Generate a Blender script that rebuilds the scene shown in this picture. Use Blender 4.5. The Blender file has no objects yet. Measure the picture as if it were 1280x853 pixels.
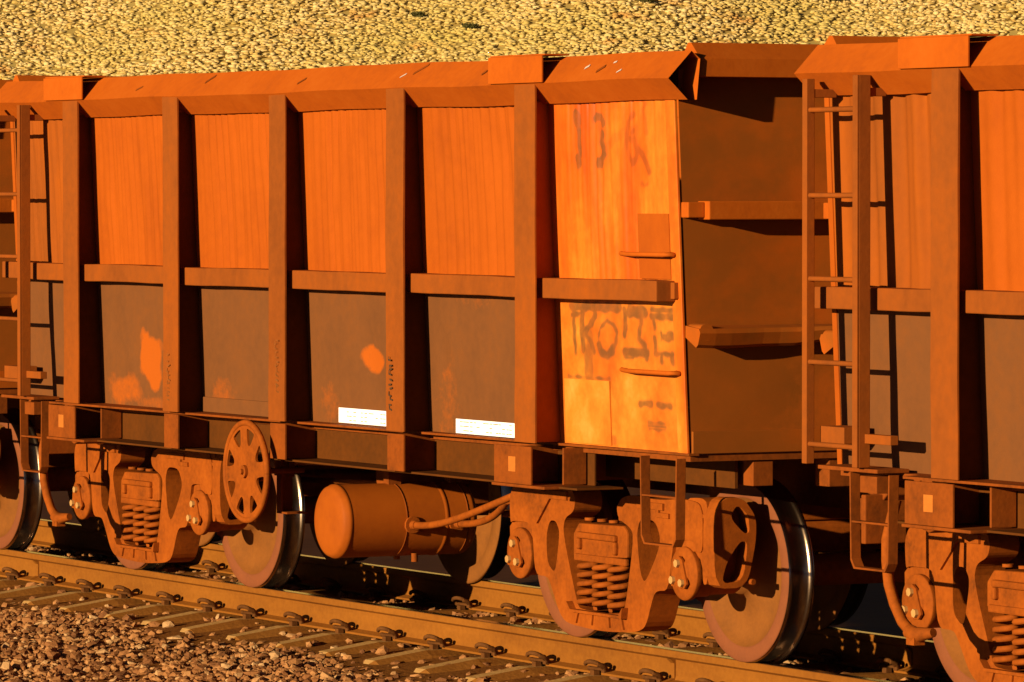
import bpy, math, random
import numpy as np
from mathutils import Vector, Matrix
from mathutils.geometry import tessellate_polygon
random.seed(7); rng = np.random.default_rng(11)
sc = bpy.context.scene
R_ = math.radians

# ---------------- camera, sky, sun, exposure ----------------
cam = bpy.data.cameras.new('camera'); camo = bpy.data.objects.new('camera', cam)
sc.collection.objects.link(camo); sc.camera = camo
cam.lens = 189.84; cam.sensor_width = 36; cam.clip_start = 0.5; cam.clip_end = 5000
A = R_(28); FWD = Vector((-math.cos(A), math.sin(A), 0)); PIT = math.atan(188/6750)
camo.location = (24.48, -14.46, 2.483)
d = Vector((FWD.x*math.cos(PIT), FWD.y*math.cos(PIT), -math.sin(PIT)))
camo.rotation_euler = d.to_track_quat('-Z', 'Y').to_euler()

SUN = Vector((0.30, -1.0, 0.20)).normalized()       # towards the sun
w = bpy.data.worlds.new("World"); sc.world = w; w.use_nodes = True
nt = w.node_tree; nt.nodes.clear()
sky = nt.nodes.new('ShaderNodeTexSky'); sky.sky_type = 'NISHITA'; sky.sun_disc = False
sky.sun_elevation = math.asin(SUN.z); sky.sun_rotation = math.atan2(SUN.x, SUN.y)
bg = nt.nodes.new('ShaderNodeBackground'); bg.inputs[1].default_value = 0.05
sky.dust_density = 0.1; sky.air_density = 0.15; sky.ozone_density = 0.5
wo = nt.nodes.new('ShaderNodeOutputWorld')
nt.links.new(sky.outputs[0], bg.inputs[0]); nt.links.new(bg.outputs[0], wo.inputs[0])
sl = bpy.data.lights.new('sun', 'SUN'); sl.energy = 5.0; sl.angle = R_(0.5); sl.color = (1, .79, .48)
so = bpy.data.objects.new('sun', sl); sc.collection.objects.link(so)
so.rotation_euler = SUN.to_track_quat('Z', 'Y').to_euler(); so.location = (20, -60, 30)
sc.view_settings.view_transform = 'Standard'; sc.view_settings.look = 'None'
sc.view_settings.exposure = 0.74; sc.view_settings.gamma = 1.0; sc.view_settings.use_curve_mapping = False
sc.cycles.max_bounces = 6; sc.cycles.diffuse_bounces = 2

# ---------------- materials ----------------
ALB = .6        # reference colours below were read at exposure 0; real albedo is lower
def mat(name, cols, scale=3.0, streak=1.0, rough=.75, metal=0.0, bump=.15, bscale=40, island=False, fine=.3, streak_axis='Z'):
    """procedural material: cols = list of (position, rgb) through a mix of coarse and fine noise"""
    m = bpy.data.materials.new(name); m.use_nodes = True
    t = m.node_tree; N = t.nodes; L = t.links; b = N['Principled BSDF']
    tc = N.new('ShaderNodeTexCoord'); oi = N.new('ShaderNodeObjectInfo')
    mp = N.new('ShaderNodeMapping')
    mp.inputs['Scale'].default_value = (1, 1, 1/streak) if streak_axis == 'Z' else (1/streak, 1, 1)
    va = N.new('ShaderNodeVectorMath'); va.operation = 'MULTIPLY_ADD'
    cb = N.new('ShaderNodeCombineXYZ')
    for i in range(3): L.new(oi.outputs['Random'], cb.inputs[i])
    va.inputs[1].default_value = (37, 53, 71)
    L.new(cb.outputs[0], va.inputs[0]); L.new(tc.outputs['Object'], va.inputs[2])
    L.new(va.outputs[0], mp.inputs['Vector'])
    n1 = N.new('ShaderNodeTexNoise'); n1.inputs['Scale'].default_value = scale; n1.inputs['Detail'].default_value = 8
    n1.inputs['Roughness'].default_value = .65
    L.new(mp.outputs[0], n1.inputs['Vector'])
    n2 = N.new('ShaderNodeTexNoise'); n2.inputs['Scale'].default_value = scale*9; n2.inputs['Detail'].default_value = 5
    L.new(va.outputs[0], n2.inputs['Vector'])
    mx = N.new('ShaderNodeMix'); mx.data_type = 'FLOAT'; mx.inputs[0].default_value = fine
    L.new(n1.outputs['Fac'], mx.inputs[2]); L.new(n2.outputs['Fac'], mx.inputs[3])
    src = mx.outputs[0]
    if island:
        g = N.new('ShaderNodeNewGeometry'); src = g.outputs['Random Per Island']
    cr = N.new('ShaderNodeValToRGB'); e = cr.color_ramp.elements
    while len(e) < len(cols): e.new(.5)
    for i, (p, c) in enumerate(cols): e[i].position = p; e[i].color = (*[q*(ALB if metal == 0 and 'white' not in name else .8) for q in c], 1)
    L.new(src, cr.inputs[0]); L.new(cr.outputs[0], b.inputs['Base Color'])
    b.inputs['Roughness'].default_value = rough; b.inputs['Metallic'].default_value = metal
    b.inputs['Specular IOR Level'].default_value = .3 if 'white' in name or 'bare' in name else .06
    n3 = N.new('ShaderNodeTexNoise'); n3.inputs['Scale'].default_value = bscale; n3.inputs['Detail'].default_value = 6
    L.new(va.outputs[0], n3.inputs['Vector'])
    bp = N.new('ShaderNodeBump'); bp.inputs['Strength'].default_value = bump; bp.inputs['Distance'].default_value = .01
    L.new(n3.outputs['Fac'], bp.inputs['Height']); L.new(bp.outputs[0], b.inputs['Normal'])
    return m
M = {}
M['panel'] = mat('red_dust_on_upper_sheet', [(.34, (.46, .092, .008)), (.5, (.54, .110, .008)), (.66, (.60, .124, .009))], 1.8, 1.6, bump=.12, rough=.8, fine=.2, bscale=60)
M['panel_dull'] = mat('dull_dusty_upper_sheet', [(.34, (.33, .085, .012)), (.5, (.42, .10, .012)), (.66, (.50, .115, .010))], 2.5, 3, bump=.08, rough=.8, fine=.15)
M['tank'] = mat('red_dust_on_tank', [(.3, (.40, .085, .009)), (.5, (.50, .110, .009)), (.7, (.56, .125, .010))], 2.5, 1, bump=.06, rough=.6, fine=.2)
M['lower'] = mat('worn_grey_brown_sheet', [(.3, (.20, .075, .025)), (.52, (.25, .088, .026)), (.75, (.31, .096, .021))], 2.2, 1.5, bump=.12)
M['post'] = mat('dusty_orange_steel', [(.3, (.27, .070, .012)), (.5, (.37, .092, .013)), (.7, (.48, .108, .010))], 2.2, 3, bump=.12, fine=.28)
M['chord'] = mat('orange_capping_steel', [(.3, (.50, .10, .009)), (.5, (.62, .125, .008)), (.7, (.68, .15, .012))], 2.5, 1, bump=.1)
M['end'] = mat('brown_end_sheet', [(.3, (.33, .095, .012)), (.5, (.42, .105, .011)), (.60, (.55, .115, .009)), (.74, (.80, .12, .006))], .9, .7, bump=.05, bscale=18, fine=.12)
M['bright'] = mat('bare_orange_rust_sheet', [(.36, (.68, .105, .007)), (.48, (.86, .165, .010)), (.57, (.95, .26, .020)), (.68, (.98, .48, .08))], 1.9, 3.2, bump=.06, rough=.45, fine=.10)
M['bright_low'] = mat('bare_ochre_rust_sheet', [(.34, (.66, .13, .010)), (.45, (.84, .20, .016)), (.56, (.93, .30, .03)), (.70, (.97, .46, .09))], 2.0, 1.2, bump=.06, rough=.45, fine=.14)
M['under'] = mat('dusty_underframe_steel', [(.32, (.18, .046, .008)), (.5, (.32, .073, .009)), (.7, (.42, .094, .010))], 4, 1, bump=.15)
M['bogie'] = mat('red_dust_on_cast_steel', [(.30, (.17, .045, .008)), (.42, (.33, .075, .008)), (.55, (.44, .098, .009)), (.72, (.55, .130, .012))], 4, 1, bump=.14, bscale=110)
M['wheel'] = mat('wheel_plate_rust', [(.3, (.25, .088, .020)), (.55, (.33, .112, .022)), (.75, (.38, .135, .026))], 6, 1, bump=.2)
M['rim'] = mat('wheel_rim_oxide', [(.3, (.27, .085, .034)), (.7, (.35, .105, .038))], 9, 1, bump=.1)
M['tread'] = mat('polished_wheel_tread', [(.3, (.24, .15, .09)), (.7, (.38, .27, .18))], 14, 1, rough=.24, metal=1.0, bump=.03)
M['bolt'] = mat('bright_bolt_steel', [(.3, (.60, .30, .09)), (.7, (.75, .42, .15))], 9, 1, rough=.4, bump=.05)
M['web'] = mat('dark_steel_and_web_shade', [(.3, (.10, .033, .006)), (.6, (.17, .048, .006))], 3, 1, bump=.1)  # sill web's own dark brown; on post webs it paints in their shade
M['pale'] = mat('pale_orange_paint_spot', [(.3, (.58, .17, .03)), (.7, (.80, .24, .035))], 6, 1, bump=.1)
M['blotch'] = mat('orange_dust_blotch', [(.3, (.52, .11, .012)), (.7, (.62, .125, .012))], 6, 1, bump=.1)
M['rail'] = mat('rail_side_rust', [(.3, (.26, .085, .012)), (.52, (.36, .125, .016)), (.72, (.45, .16, .02))], 4, 4, bump=.25, streak_axis='X')
M['railtop'] = mat('polished_rail_head', [(.3, (.95, .95, .95)), (.7, (1.0, 1.0, 1.0))], 10, 1, rough=.12, metal=1, bump=.01)
M['concrete'] = mat('dusty_concrete', [(.3, (.26, .095, .016)), (.52, (.33, .125, .022)), (.72, (.40, .16, .03))], 6, 1, bump=.4)
M['chamfer'] = mat('pale_concrete_edge', [(.3, (.56, .29, .09)), (.7, (.74, .43, .15))], 12, 1, bump=.4)
M['clip'] = mat('dark_spring_clip', [(.3, (.10, .035, .010)), (.7, (.24, .09, .022))], 20, 1, bump=.3)
M['stone'] = mat('ballast_stone', [(.0, (.22, .088, .033)), (.25, (.34, .135, .046)), (.55, (.48, .205, .070)), (.85, (.60, .28, .10)), (1., (.72, .42, .19))], island=True, bump=.4, bscale=70)
M['gravel'] = mat('gravel_bed', [(.3, (.24, .085, .016)), (.7, (.36, .135, .026))], 14, 1, bump=.8, bscale=30)
M['dirt'] = mat('red_dirt', [(.3, (.10, .032, .010)), (.7, (.17, .060, .018))], .6, 1, bump=.5, bscale=6)
M['hill'] = mat('hill_dirt', [(.3, (.66, .44, .12)), (.6, (.74, .52, .15)), (.8, (.62, .30, .08))], .12, 1, bump=.5, bscale=3)
M['white'] = mat('white_reflective_plate', [(.3, (1.1, 1.13, 1.2)), (.7, (1.16, 1.19, 1.22))], 5, 1, rough=.4, bump=.02)
M['mark'] = mat('worn_dark_marking', [(.3, (.06, .04, .025)), (.7, (.14, .07, .03))], 20, 1)
M['chip'] = mat('bare_paint_chip', [(.3, (.8, .6, .5)), (.7, (.9, .75, .65))], 20, 1)
M['black'] = mat('black_rubber', [(.3, (.05, .014, .005)), (.7, (.10, .026, .007))], 20, 1)
def faded(name, rgb, lo, hi, sc_=16):
    m = bpy.data.materials.new(name); m.use_nodes = True; t = m.node_tree; b = t.nodes['Principled BSDF']
    b.inputs['Base Color'].default_value = (*[q*ALB for q in rgb], 1); b.inputs['Roughness'].default_value = .8; b.inputs['Specular IOR Level'].default_value = .06
    tc = t.nodes.new('ShaderNodeTexCoord'); n = t.nodes.new('ShaderNodeTexNoise'); n.inputs['Scale'].default_value = sc_
    mr = t.nodes.new('ShaderNodeMapRange'); mr.inputs['From Min'].default_value = .35; mr.inputs['From Max'].default_value = .65
    mr.inputs['To Min'].default_value = lo; mr.inputs['To Max'].default_value = hi
    t.links.new(tc.outputs['Object'], n.inputs['Vector']); t.links.new(n.outputs['Fac'], mr.inputs['Value'])
    t.links.new(mr.outputs[0], b.inputs['Alpha']); return m
M['fade'] = faded('faded_grey_stencil', (.33, .12, .03), .25, .95)
M['fade2'] = faded('faded_red_stencil', (.42, .10, .03), .15, .8)
M['dust'] = faded('orange_dust_smear', (.60, .12, .012), .45, 1, 9)
def add_marks(m):
    t = m.node_tree; N = t.nodes; L = t.links; b = N['Principled BSDF']; src = b.inputs['Base Color'].links[0].from_socket
    tc = N.new('ShaderNodeTexCoord'); no = N.new('ShaderNodeTexNoise'); no.inputs['Scale'].default_value = 13; no.inputs['Detail'].default_value = 6
    L.new(tc.outputs['Object'], no.inputs['Vector']); mr = N.new('ShaderNodeMapRange'); mr.inputs[1].default_value = .3; mr.inputs[2].default_value = .6
    mr.inputs[3].default_value = .6; L.new(no.outputs['Fac'], mr.inputs[0])
    for nm, c in (('grey', (.20, .085, .025)), ('red', (.42, .085, .012))):
        at = N.new('ShaderNodeAttribute'); at.attribute_name = nm; mu = N.new('ShaderNodeMath'); mu.operation = 'MULTIPLY'
        L.new(at.outputs['Fac'], mu.inputs[0]); L.new(mr.outputs[0], mu.inputs[1])
        mx = N.new('ShaderNodeMix'); mx.data_type = 'RGBA'; mx.inputs[7].default_value = (*[q*ALB for q in c], 1)
        L.new(mu.outputs[0], mx.inputs[0]); L.new(src, mx.inputs[6]); src = mx.outputs[2]
    L.new(src, b.inputs['Base Color'])
add_marks(M['bright']); add_marks(M['bright_low'])
def add_dust(m):
    t = m.node_tree; N = t.nodes; L = t.links; b = N['Principled BSDF']; src = b.inputs['Base Color'].links[0].from_socket
    at = N.new('ShaderNodeAttribute'); at.attribute_name = 'dust'; mx = N.new('ShaderNodeMix'); mx.data_type = 'RGBA'
    mx.inputs[7].default_value = (.60*ALB, .13*ALB, .012*ALB, 1)
    tc = N.new('ShaderNodeTexCoord'); no = N.new('ShaderNodeTexNoise'); no.inputs['Scale'].default_value = 16; no.inputs['Detail'].default_value = 8; no.inputs['Roughness'].default_value = .7
    L.new(tc.outputs['Object'], no.inputs['Vector'])
    ma = N.new('ShaderNodeMath'); ma.operation = 'MULTIPLY_ADD'; ma.inputs[1].default_value = 1.1; L.new(no.outputs['Fac'], ma.inputs[0]); L.new(at.outputs['Fac'], ma.inputs[2])
    mr = N.new('ShaderNodeMapRange'); mr.inputs[1].default_value = .80; mr.inputs[2].default_value = 1.45; L.new(ma.outputs[0], mr.inputs[0])
    L.new(mr.outputs[0], mx.inputs[0]); L.new(src, mx.inputs[6]); L.new(mx.outputs[2], b.inputs['Base Color'])
add_dust(M['lower']); add_dust(M['end'])
# spinifex: islands of straw and olive, broad patches through position noise
def spinifex():
    m = bpy.data.materials.new('spinifex_grass'); m.use_nodes = True; t = m.node_tree; N = t.nodes; L = t.links; b = N['Principled BSDF']
    g = N.new('ShaderNodeNewGeometry'); cr = N.new('ShaderNodeValToRGB'); e = cr.color_ramp.elements
    for p, c in ((.0, (.68, .44, .12)), (.3, (.84, .56, .18)), (.6, (.94, .66, .25)), (1., (.99, .75, .34))):
        if p in (0., 1.): el = e[0] if p == 0 else e[-1]
        else: el = e.new(p)
        el.color = (*[q*ALB for q in c], 1)
    no = N.new('ShaderNodeTexNoise'); no.inputs['Scale'].default_value = .09; no.inputs['Detail'].default_value = 5
    L.new(g.outputs['Position'], no.inputs['Vector'])
    mr = N.new('ShaderNodeMapRange'); mr.inputs[1].default_value = .42; mr.inputs[2].default_value = .72
    L.new(no.outputs['Fac'], mr.inputs[0])
    mx = N.new('ShaderNodeMix'); mx.data_type = 'RGBA'; mx.inputs[7].default_value = (.44, .33, .085, 1)
    L.new(g.outputs['Random Per Island'], cr.inputs[0]); L.new(cr.outputs[0], mx.inputs[6])
    L.new(mr.outputs[0], mx.inputs[0])
    n5 = N.new('ShaderNodeTexNoise'); n5.inputs['Scale'].default_value = .35; n5.inputs['Detail'].default_value = 4
    L.new(g.outputs['Position'], n5.inputs['Vector']); m5 = N.new('ShaderNodeMapRange'); m5.inputs[1].default_value = .60; m5.inputs[2].default_value = .72; m5.inputs[4].default_value = .8
    L.new(n5.outputs['Fac'], m5.inputs[0]); x5 = N.new('ShaderNodeMix'); x5.data_type = 'RGBA'; x5.inputs[7].default_value = (.42, .20, .05, 1)
    L.new(m5.outputs[0], x5.inputs[0]); L.new(mx.outputs[2], x5.inputs[6]); L.new(x5.outputs[2], b.inputs['Base Color'])
    b.inputs['Roughness'].default_value = .9; b.inputs['Specular IOR Level'].default_value = .1
    return m
M['spinifex'] = spinifex()

# ---------------- mesh helpers ----------------
def wav(t, k, a): return a*(math.sin(t*2.3+k)+.5*math.sin(t*6.1+k*2.7)+.25*math.sin(t*14+k*1.3))
class MB:
    def __init__(s): s.v = []; s.f = []; s.mi = []; s.sm = []
    def add(s, vs, fs, mi=0, sm=False):
        o = len(s.v); s.v += [tuple(v) for v in vs]
        for f in fs: s.f.append(tuple(i+o for i in f)); s.mi.append(mi); s.sm.append(sm)
        return s
    def box(s, x0, x1, y0, y1, z0, z1, mi=0):
        return s.add([(x0,y0,z0),(x1,y0,z0),(x1,y1,z0),(x0,y1,z0),(x0,y0,z1),(x1,y0,z1),(x1,y1,z1),(x0,y1,z1)],
                     [(0,3,2,1),(4,5,6,7),(0,1,5,4),(1,2,6,5),(2,3,7,6),(3,0,4,7)], mi)
    def wbox(s, x0, x1, y0, y1, z0, z1, axis='Z', a=.003, k=0, n=36):
        """bar that has been knocked about a little: a box split along its length and pushed off line"""
        vs = []; fs = []
        for i in range(n+1):
            t = i/n
            if axis == 'Z':
                z = z0+(z1-z0)*t; dx, dy = wav(z, k, a), wav(z, k+5, a*.6)
                vs += [(x0+dx, y0+dy, z), (x1+dx, y0+dy, z), (x1+dx, y1, z), (x0+dx, y1, z)]
            else:
                x = x0+(x1-x0)*t; dz, dy = wav(x, k, a), wav(x, k+5, a*.6)
                vs += [(x, y0+dy, z0+dz), (x, y0+dy, z1+dz), (x, y1, z1+dz), (x, y1, z0+dz)]
        for i in range(n):
            for j in range(4): fs.append((i*4+j, i*4+(j+1) % 4, i*4+4+(j+1) % 4, i*4+4+j))
        fs += [(0, 1, 2, 3), tuple(range(4*n, 4*n+4))]
        return s.add(vs, fs)
    def prism(s, outer, holes, lo, hi, axis='Y', mi=0):
        """polygon (2D, optionally with holes) extruded along an axis. axis Y: (x,z); axis X: (y,z)"""
        P = (lambda p, t: (p[0], t, p[1])) if axis == 'Y' else (lambda p, t: (t, p[0], p[1]))
        loops = [outer]+list(holes); flat = [p for l in loops for p in l]
        tris = tessellate_polygon([[Vector((p[0], p[1], 0)) for p in l] for l in loops])
        n = len(flat); vs = [P(p, lo) for p in flat]+[P(p, hi) for p in flat]; fs = []
        for t in tris:
            a, b, c = t; fs.append((a, b, c)); fs.append((c+n, b+n, a+n))
        o = 0
        for l in loops:
            k = len(l)
            for i in range(k):
                j = (i+1) % k; fs.append((o+i, o+j, o+j+n, o+i+n))
            o += k
        return s.add(vs, fs, mi)
    def tube(s, pts, r, n=10, mi=0, cap=True, sm=True):
        pts = [Vector(p) for p in pts]; rs = r if isinstance(r, (list, tuple)) else [r]*len(pts)
        vs = []; fs = []; up = None
        for i, p in enumerate(pts):
            t = (pts[min(i+1, len(pts)-1)]-pts[max(i-1, 0)]).normalized()
            if up is None: up = t.orthogonal().normalized()
            up = (up-t*up.dot(t)).normalized(); sd = t.cross(up)
            for k in range(n):
                a = 2*math.pi*k/n; vs.append(p+(up*math.cos(a)+sd*math.sin(a))*rs[i])
        for i in range(len(pts)-1):
            for k in range(n):
                fs.append((i*n+k, i*n+(k+1) % n, (i+1)*n+(k+1) % n, (i+1)*n+k))
        s.add(vs, fs, mi, sm)
        if cap: s.add(vs, [tuple(range(n-1, -1, -1)), tuple(range(len(vs)-n, len(vs)))], mi)
        return s
    def lathe(s, prof, cx, cz, n=48, mi=0, sm=True, cy=0):
        """profile of (y, r) turned about the axle line parallel to Y; mi may be a list per segment"""
        vs = []; 
        for y, r in prof:
            for k in range(n):
                a = 2*math.pi*k/n; vs.append((cx+r*math.cos(a), cy+y, cz+r*math.sin(a)))
        o = len(s.v); s.v += vs
        for i in range(len(prof)-1):
            for k in range(n):
                s.f.append((o+i*n+k, o+i*n+(k+1) % n, o+(i+1)*n+(k+1) % n, o+(i+1)*n+k))
                s.mi.append(mi[i] if isinstance(mi, (list, tuple)) else mi); s.sm.append(sm)
        return s
def rnd(pts, it=2, k=.2):
    for _ in range(it):
        q = []
        for a, b in zip(pts, pts[1:]+pts[:1]):
            q += [(a[0]+(b[0]-a[0])*k, a[1]+(b[1]-a[1])*k), (b[0]-(b[0]-a[0])*k, b[1]-(b[1]-a[1])*k)]
        pts = q
    return pts
def tag(o, label=None, cat=None, group=None, kind=None):
    if label: o['label'] = label
    if cat: o['category'] = cat
    if group: o['group'] = group
    if kind: o['kind'] = kind
    return o
def obj(name, mb, mats, parent=None, bevel=0, loc=None, autosm=False):
    me = bpy.data.meshes.new(name); me.from_pydata(mb.v, [], mb.f)
    for m_ in (mats if isinstance(mats, (list, tuple)) else [mats]): me.materials.append(M[m_])
    me.polygons.foreach_set('material_index', mb.mi); me.polygons.foreach_set('use_smooth', mb.sm); me.update()
    import bmesh
    bm = bmesh.new(); bm.from_mesh(me); bmesh.ops.recalc_face_normals(bm, faces=bm.faces); bm.to_mesh(me); bm.free()
    o = bpy.data.objects.new(name, me); sc.collection.objects.link(o)
    if parent is not None: o.parent = parent
    if loc: o.location = loc
    if bevel:
        b = o.modifiers.new('bevel', 'BEVEL'); b.width = bevel; b.segments = 2; b.limit_method = 'ANGLE'; b.angle_limit = R_(40)
        b.harden_normals = False
    return o
def empty(name, loc, parent=None):
    o = bpy.data.objects.new(name, None); sc.collection.objects.link(o); o.location = loc; o.empty_display_size = .2
    if parent: o.parent = parent
    return o

# ---------------- terrain ----------------
def lerp(a, b, t): return a+(b-a)*t
def bedz(y):
    P = [(-60,-1.6),(-9,-1.4),(-4.6,-.75),(-3.2,-.40),(-.55,-.256),(-.12,-.215),(1.62,-.215),(2.06,-.262),(2.5,-.35),(3.8,-1.1),(8,-1.3),(60,-1.5)]
    if y <= P[0][0]: return P[0][1]
    for (a, za), (b, zb) in zip(P, P[1:]):
        if y <= b: return lerp(za, zb, (y-a)/(b-a))
    return P[-1][1]
UP = Vector((-.80, .60, 0)).normalized(); HC = Vector((24.48, -14.46, 0))+FWD*272
def hillh(x, y):
    t = (x-HC.x)*UP.x+(y-HC.y)*UP.y
    s_ = (x-HC.x)*UP.y-(y-HC.y)*UP.x
    if t <= 0: return 0
    h = t*.325*min(1, t/12+.4)
    h = h if h < 70 else 70+(h-70)*.3
    return max(0, h+.5*math.sin(s_*.11+t*.05)+.35*math.sin(s_*.27+1.3)*min(1, t/10))
def axis_vals(): 
    a = [-900,-500,-300,-180,-100,-60,-40,-25,-15,-9,-6,-4.6,-3.8,-3.2,-2.4,-1.6,-1,-.55,.0,.75,1.5,2.06,2.5,3.1,3.8,5,8,14,25,40,60]
    a += list(range(70, 420, 5)) + [450, 500, 600, 800, 1200]
    return a
mb = MB(); ys = axis_vals(); xs = [-1500,-1100,-800,-600,-500]+list(range(-440, -60, 5))+list(range(-60, 61, 6))+[80,120,200,400,900]
for y in ys:
    for x in xs:
        mb.v.append((x, y, bedz(y)+hillh(x, y)))
nx = len(xs)
for j in range(len(ys)-1):
    for i in range(nx-1):
        mb.f.append((j*nx+i, j*nx+i+1, (j+1)*nx+i+1, (j+1)*nx+i)); y = (ys[j]+ys[j+1])/2
        mb.mi.append(0 if -4.2 < y < 4 else (2 if y > 60 else 1)); mb.sm.append(True)
GZ = [v_[2] for v_ in mb.v]
tag(obj('ground', mb, ['gravel', 'dirt', 'hill']), kind='structure')

ICO = None
def ico(sub):
    import bmesh
    bm = bmesh.new(); bmesh.ops.create_icosphere(bm, subdivisions=sub, radius=1)
    v = np.array([x.co[:] for x in bm.verts]); f = np.array([[q.index for q in p.verts] for p in bm.faces]); bm.free(); return v, f
def gridz(px, py):
    i = min(max(int(np.searchsorted(xs, px))-1, 0), nx-2); j = min(max(int(np.searchsorted(ys, py))-1, 0), len(ys)-2)
    u_ = (px-xs[i])/(xs[i+1]-xs[i]); v_ = (py-ys[j])/(ys[j+1]-ys[j]); Z = lambda a, b: GZ[b*nx+a]
    return (Z(i, j)*(1-u_)+Z(i+1, j)*u_)*(1-v_)+(Z(i, j+1)*(1-u_)+Z(i+1, j+1)*u_)*v_
def scatter(name, mname, centres, radii, template, squash, jitter, kinds=12, bottom=None, spin=True):
    v0, f0 = template; nv, nf = len(v0), len(f0); n = len(centres)
    tv = []
    for k in range(kinds):
        q = v0*(1+jitter*(rng.random((nv, 1))*2-1)); q = q*(1+.35*(rng.random((1, 3))*2-1)); tv.append(q)
    tv = np.array(tv); pick = rng.integers(0, kinds, n)
    a = rng.random(n)*2*np.pi; P = tv[pick].copy()
    if spin:
        q = rng.normal(size=(n, 4)); q /= np.linalg.norm(q, axis=1)[:, None]; w_, x, y, z = q.T
        Rm = np.stack([1-2*(y*y+z*z),2*(x*y-z*w_),2*(x*z+y*w_),2*(x*y+z*w_),1-2*(x*x+z*z),2*(y*z-x*w_),2*(x*z-y*w_),2*(y*z+x*w_),1-2*(x*x+y*y)], 1).reshape(n, 3, 3)
        P = np.einsum('nij,nkj->nki', Rm, P)
    else:
        c, s_ = np.cos(a), np.sin(a); X = P[:, :, 0]*c[:, None]-P[:, :, 1]*s_[:, None]; Y = P[:, :, 0]*s_[:, None]+P[:, :, 1]*c[:, None]
        P[:, :, 0] = X; P[:, :, 1] = Y
    P[:, :, 2] *= squash
    P = P*radii[:, None, None]+centres[:, None, :]
    V = P.reshape(-1, 3); Fc = (f0[None]+(np.arange(n)*nv)[:, None, None]).reshape(-1, 3)
    me = bpy.data.meshes.new(name); me.vertices.add(len(V)); me.vertices.foreach_set('co', V.astype(np.float32).ravel())
    me.loops.add(Fc.size); me.loops.foreach_set('vertex_index', Fc.astype(np.int32).ravel())
    me.polygons.add(len(Fc)); me.polygons.foreach_set('loop_start', np.arange(0, Fc.size, 3, dtype=np.int32))
    me.materials.append(M[mname]); me.update(calc_edges=True); me.polygons.foreach_set('use_smooth', [False]*len(Fc))
    o = bpy.data.objects.new(name, me); sc.collection.objects.link(o); return o
# ballast stones
N1 = 78000
x = rng.uniform(-16, 6, N1); y = rng.uniform(-4.2, -.5, N1)
z = np.array([bedz(t) for t in y])+rng.normal(0, .012, N1)+.012*np.sin(x*2.1+y*3)
z -= .03*np.clip((y+.95)/.45, 0, 1)
r = np.clip(rng.lognormal(math.log(.0185), .38, N1), .012, .055)
N2 = 17000
x2 = rng.uniform(-16, 8, N2); y2 = rng.uniform(-.55, 2.9, N2)
z2 = np.array([bedz(t) for t in y2])+rng.normal(-.004, .008, N2)
# keep stones low where a sleeper crosses
r2 = np.clip(rng.lognormal(math.log(.024), .3, N2), .012, .04)
k2 = (y2 > .05)|(rng.random(N2) < .25); x2, y2, z2, r2 = x2[k2], y2[k2], z2[k2], r2[k2]
cen = np.concatenate([np.stack([x, y, z], 1), np.stack([x2, y2, z2], 1)])
tag(scatter('ballast', 'stone', cen, np.concatenate([r, r2]), ico(1), .75, .22, 16),
    'loose red-brown ballast stones heaped along the sleeper ends', 'ballast', kind='stuff')
# spinifex tussocks over the hill face
N3 = 46000
u = rng.uniform(-40, 40, N3)
def firsthit(u_, el):
    D = 250
    while D < 420:
        k_ = u_/330*D/300; X_ = 24.48+FWD.x*D+.469*u_; Y_ = -14.46+FWD.y*D+.883*u_
        if gridz(X_, Y_) > 2.48+el*D: return D-272
        D += .5
    return D-272
us = np.linspace(-40, 40, 17); ta = np.array([firsthit(q, .014) for q in us]); tb = np.array([firsthit(q, .042) for q in us])
print('hill range', ta, tb)
t = np.interp(u, us, ta)-4+(np.interp(u, us, tb)-np.interp(u, us, ta)+10)*rng.random(N3)
RT = np.array([.469, .883]); 
hx = HC.x+RT[0]*u+FWD.x*t; hy = HC.y+RT[1]*u+FWD.y*t
keep = (np.sin(u*.31+2)+np.sin(t*.53+u*.12)+np.sin(u*.9+t*.7)*.6+rng.normal(0, .8, N3)) > -3.0
hx, hy = hx[keep], hy[keep]
hz = np.array([gridz(a, b) for a, b in zip(hx, hy)])
hr = np.clip(rng.lognormal(math.log(.145), .25, len(hx)), .08, .26)
sp_ = tag(scatter('spinifex', 'spinifex', np.stack([hx, hy, hz+.05], 1), hr, ico(2), .45, .22, 14, spin=False),
    'straw-yellow spinifex tussocks covering the sunlit hillside behind the train', 'grass', kind='stuff')
sp_.data.polygons.foreach_set('use_smooth', [True]*len(sp_.data.polygons))
# a few darker low shrubs
def shrub(px, py, wd, lab):
    k = (px-640)/6750
    # march outward to the hill face
    D = 250
    while D < 500:
        P = Vector((24.48, -14.46, 0))+FWD*D+Vector((.469, .883, 0))*(k*D); zz = 2.483-(py-238)/6750*D
        if gridz(P.x, P.y) >= zz: break
        D += .25
    g = gridz(P.x, P.y); mb_ = MB()
    for i in range(70):
        a = random.uniform(0, 6.28); rr = wd*random.random()**.5; c = Vector((rr*math.cos(a), rr*math.sin(a)*.8, random.uniform(.08, .42)*wd*1.1))
        for k2 in range(5):
            q = Vector((random.gauss(0, 1), random.gauss(0, 1), random.gauss(0, .8))).normalized()*.13; p = q.orthogonal().normalized()*.04
            mb_.add([c, c+q+p, c+q-p], [(0, 1, 2)])
    mb_.tube([(0,0,-.1),(0.02,0,.12*wd)], .03, 6)
    o = obj('shrub', mb_, 'shrub', loc=(P.x, P.y, g+.1)); tag(o, lab, 'shrub', 'dark shrubs on the hillside')
M['shrub'] = mat('olive_leaf', [(.3, (.07, .075, .02)), (.7, (.16, .13, .04))], 3, 1)
shrub(588, 38, .5, 'small dark shrub on the hillside above the middle of the nearest wagon, the lowest one')
shrub(522, 24, .42, 'small olive shrub on the hillside, just upper left of the lowest dark shrub')
shrub(805, 6, .6, 'dark shrub at the top edge of the hillside above the bright corner panel')
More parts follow.
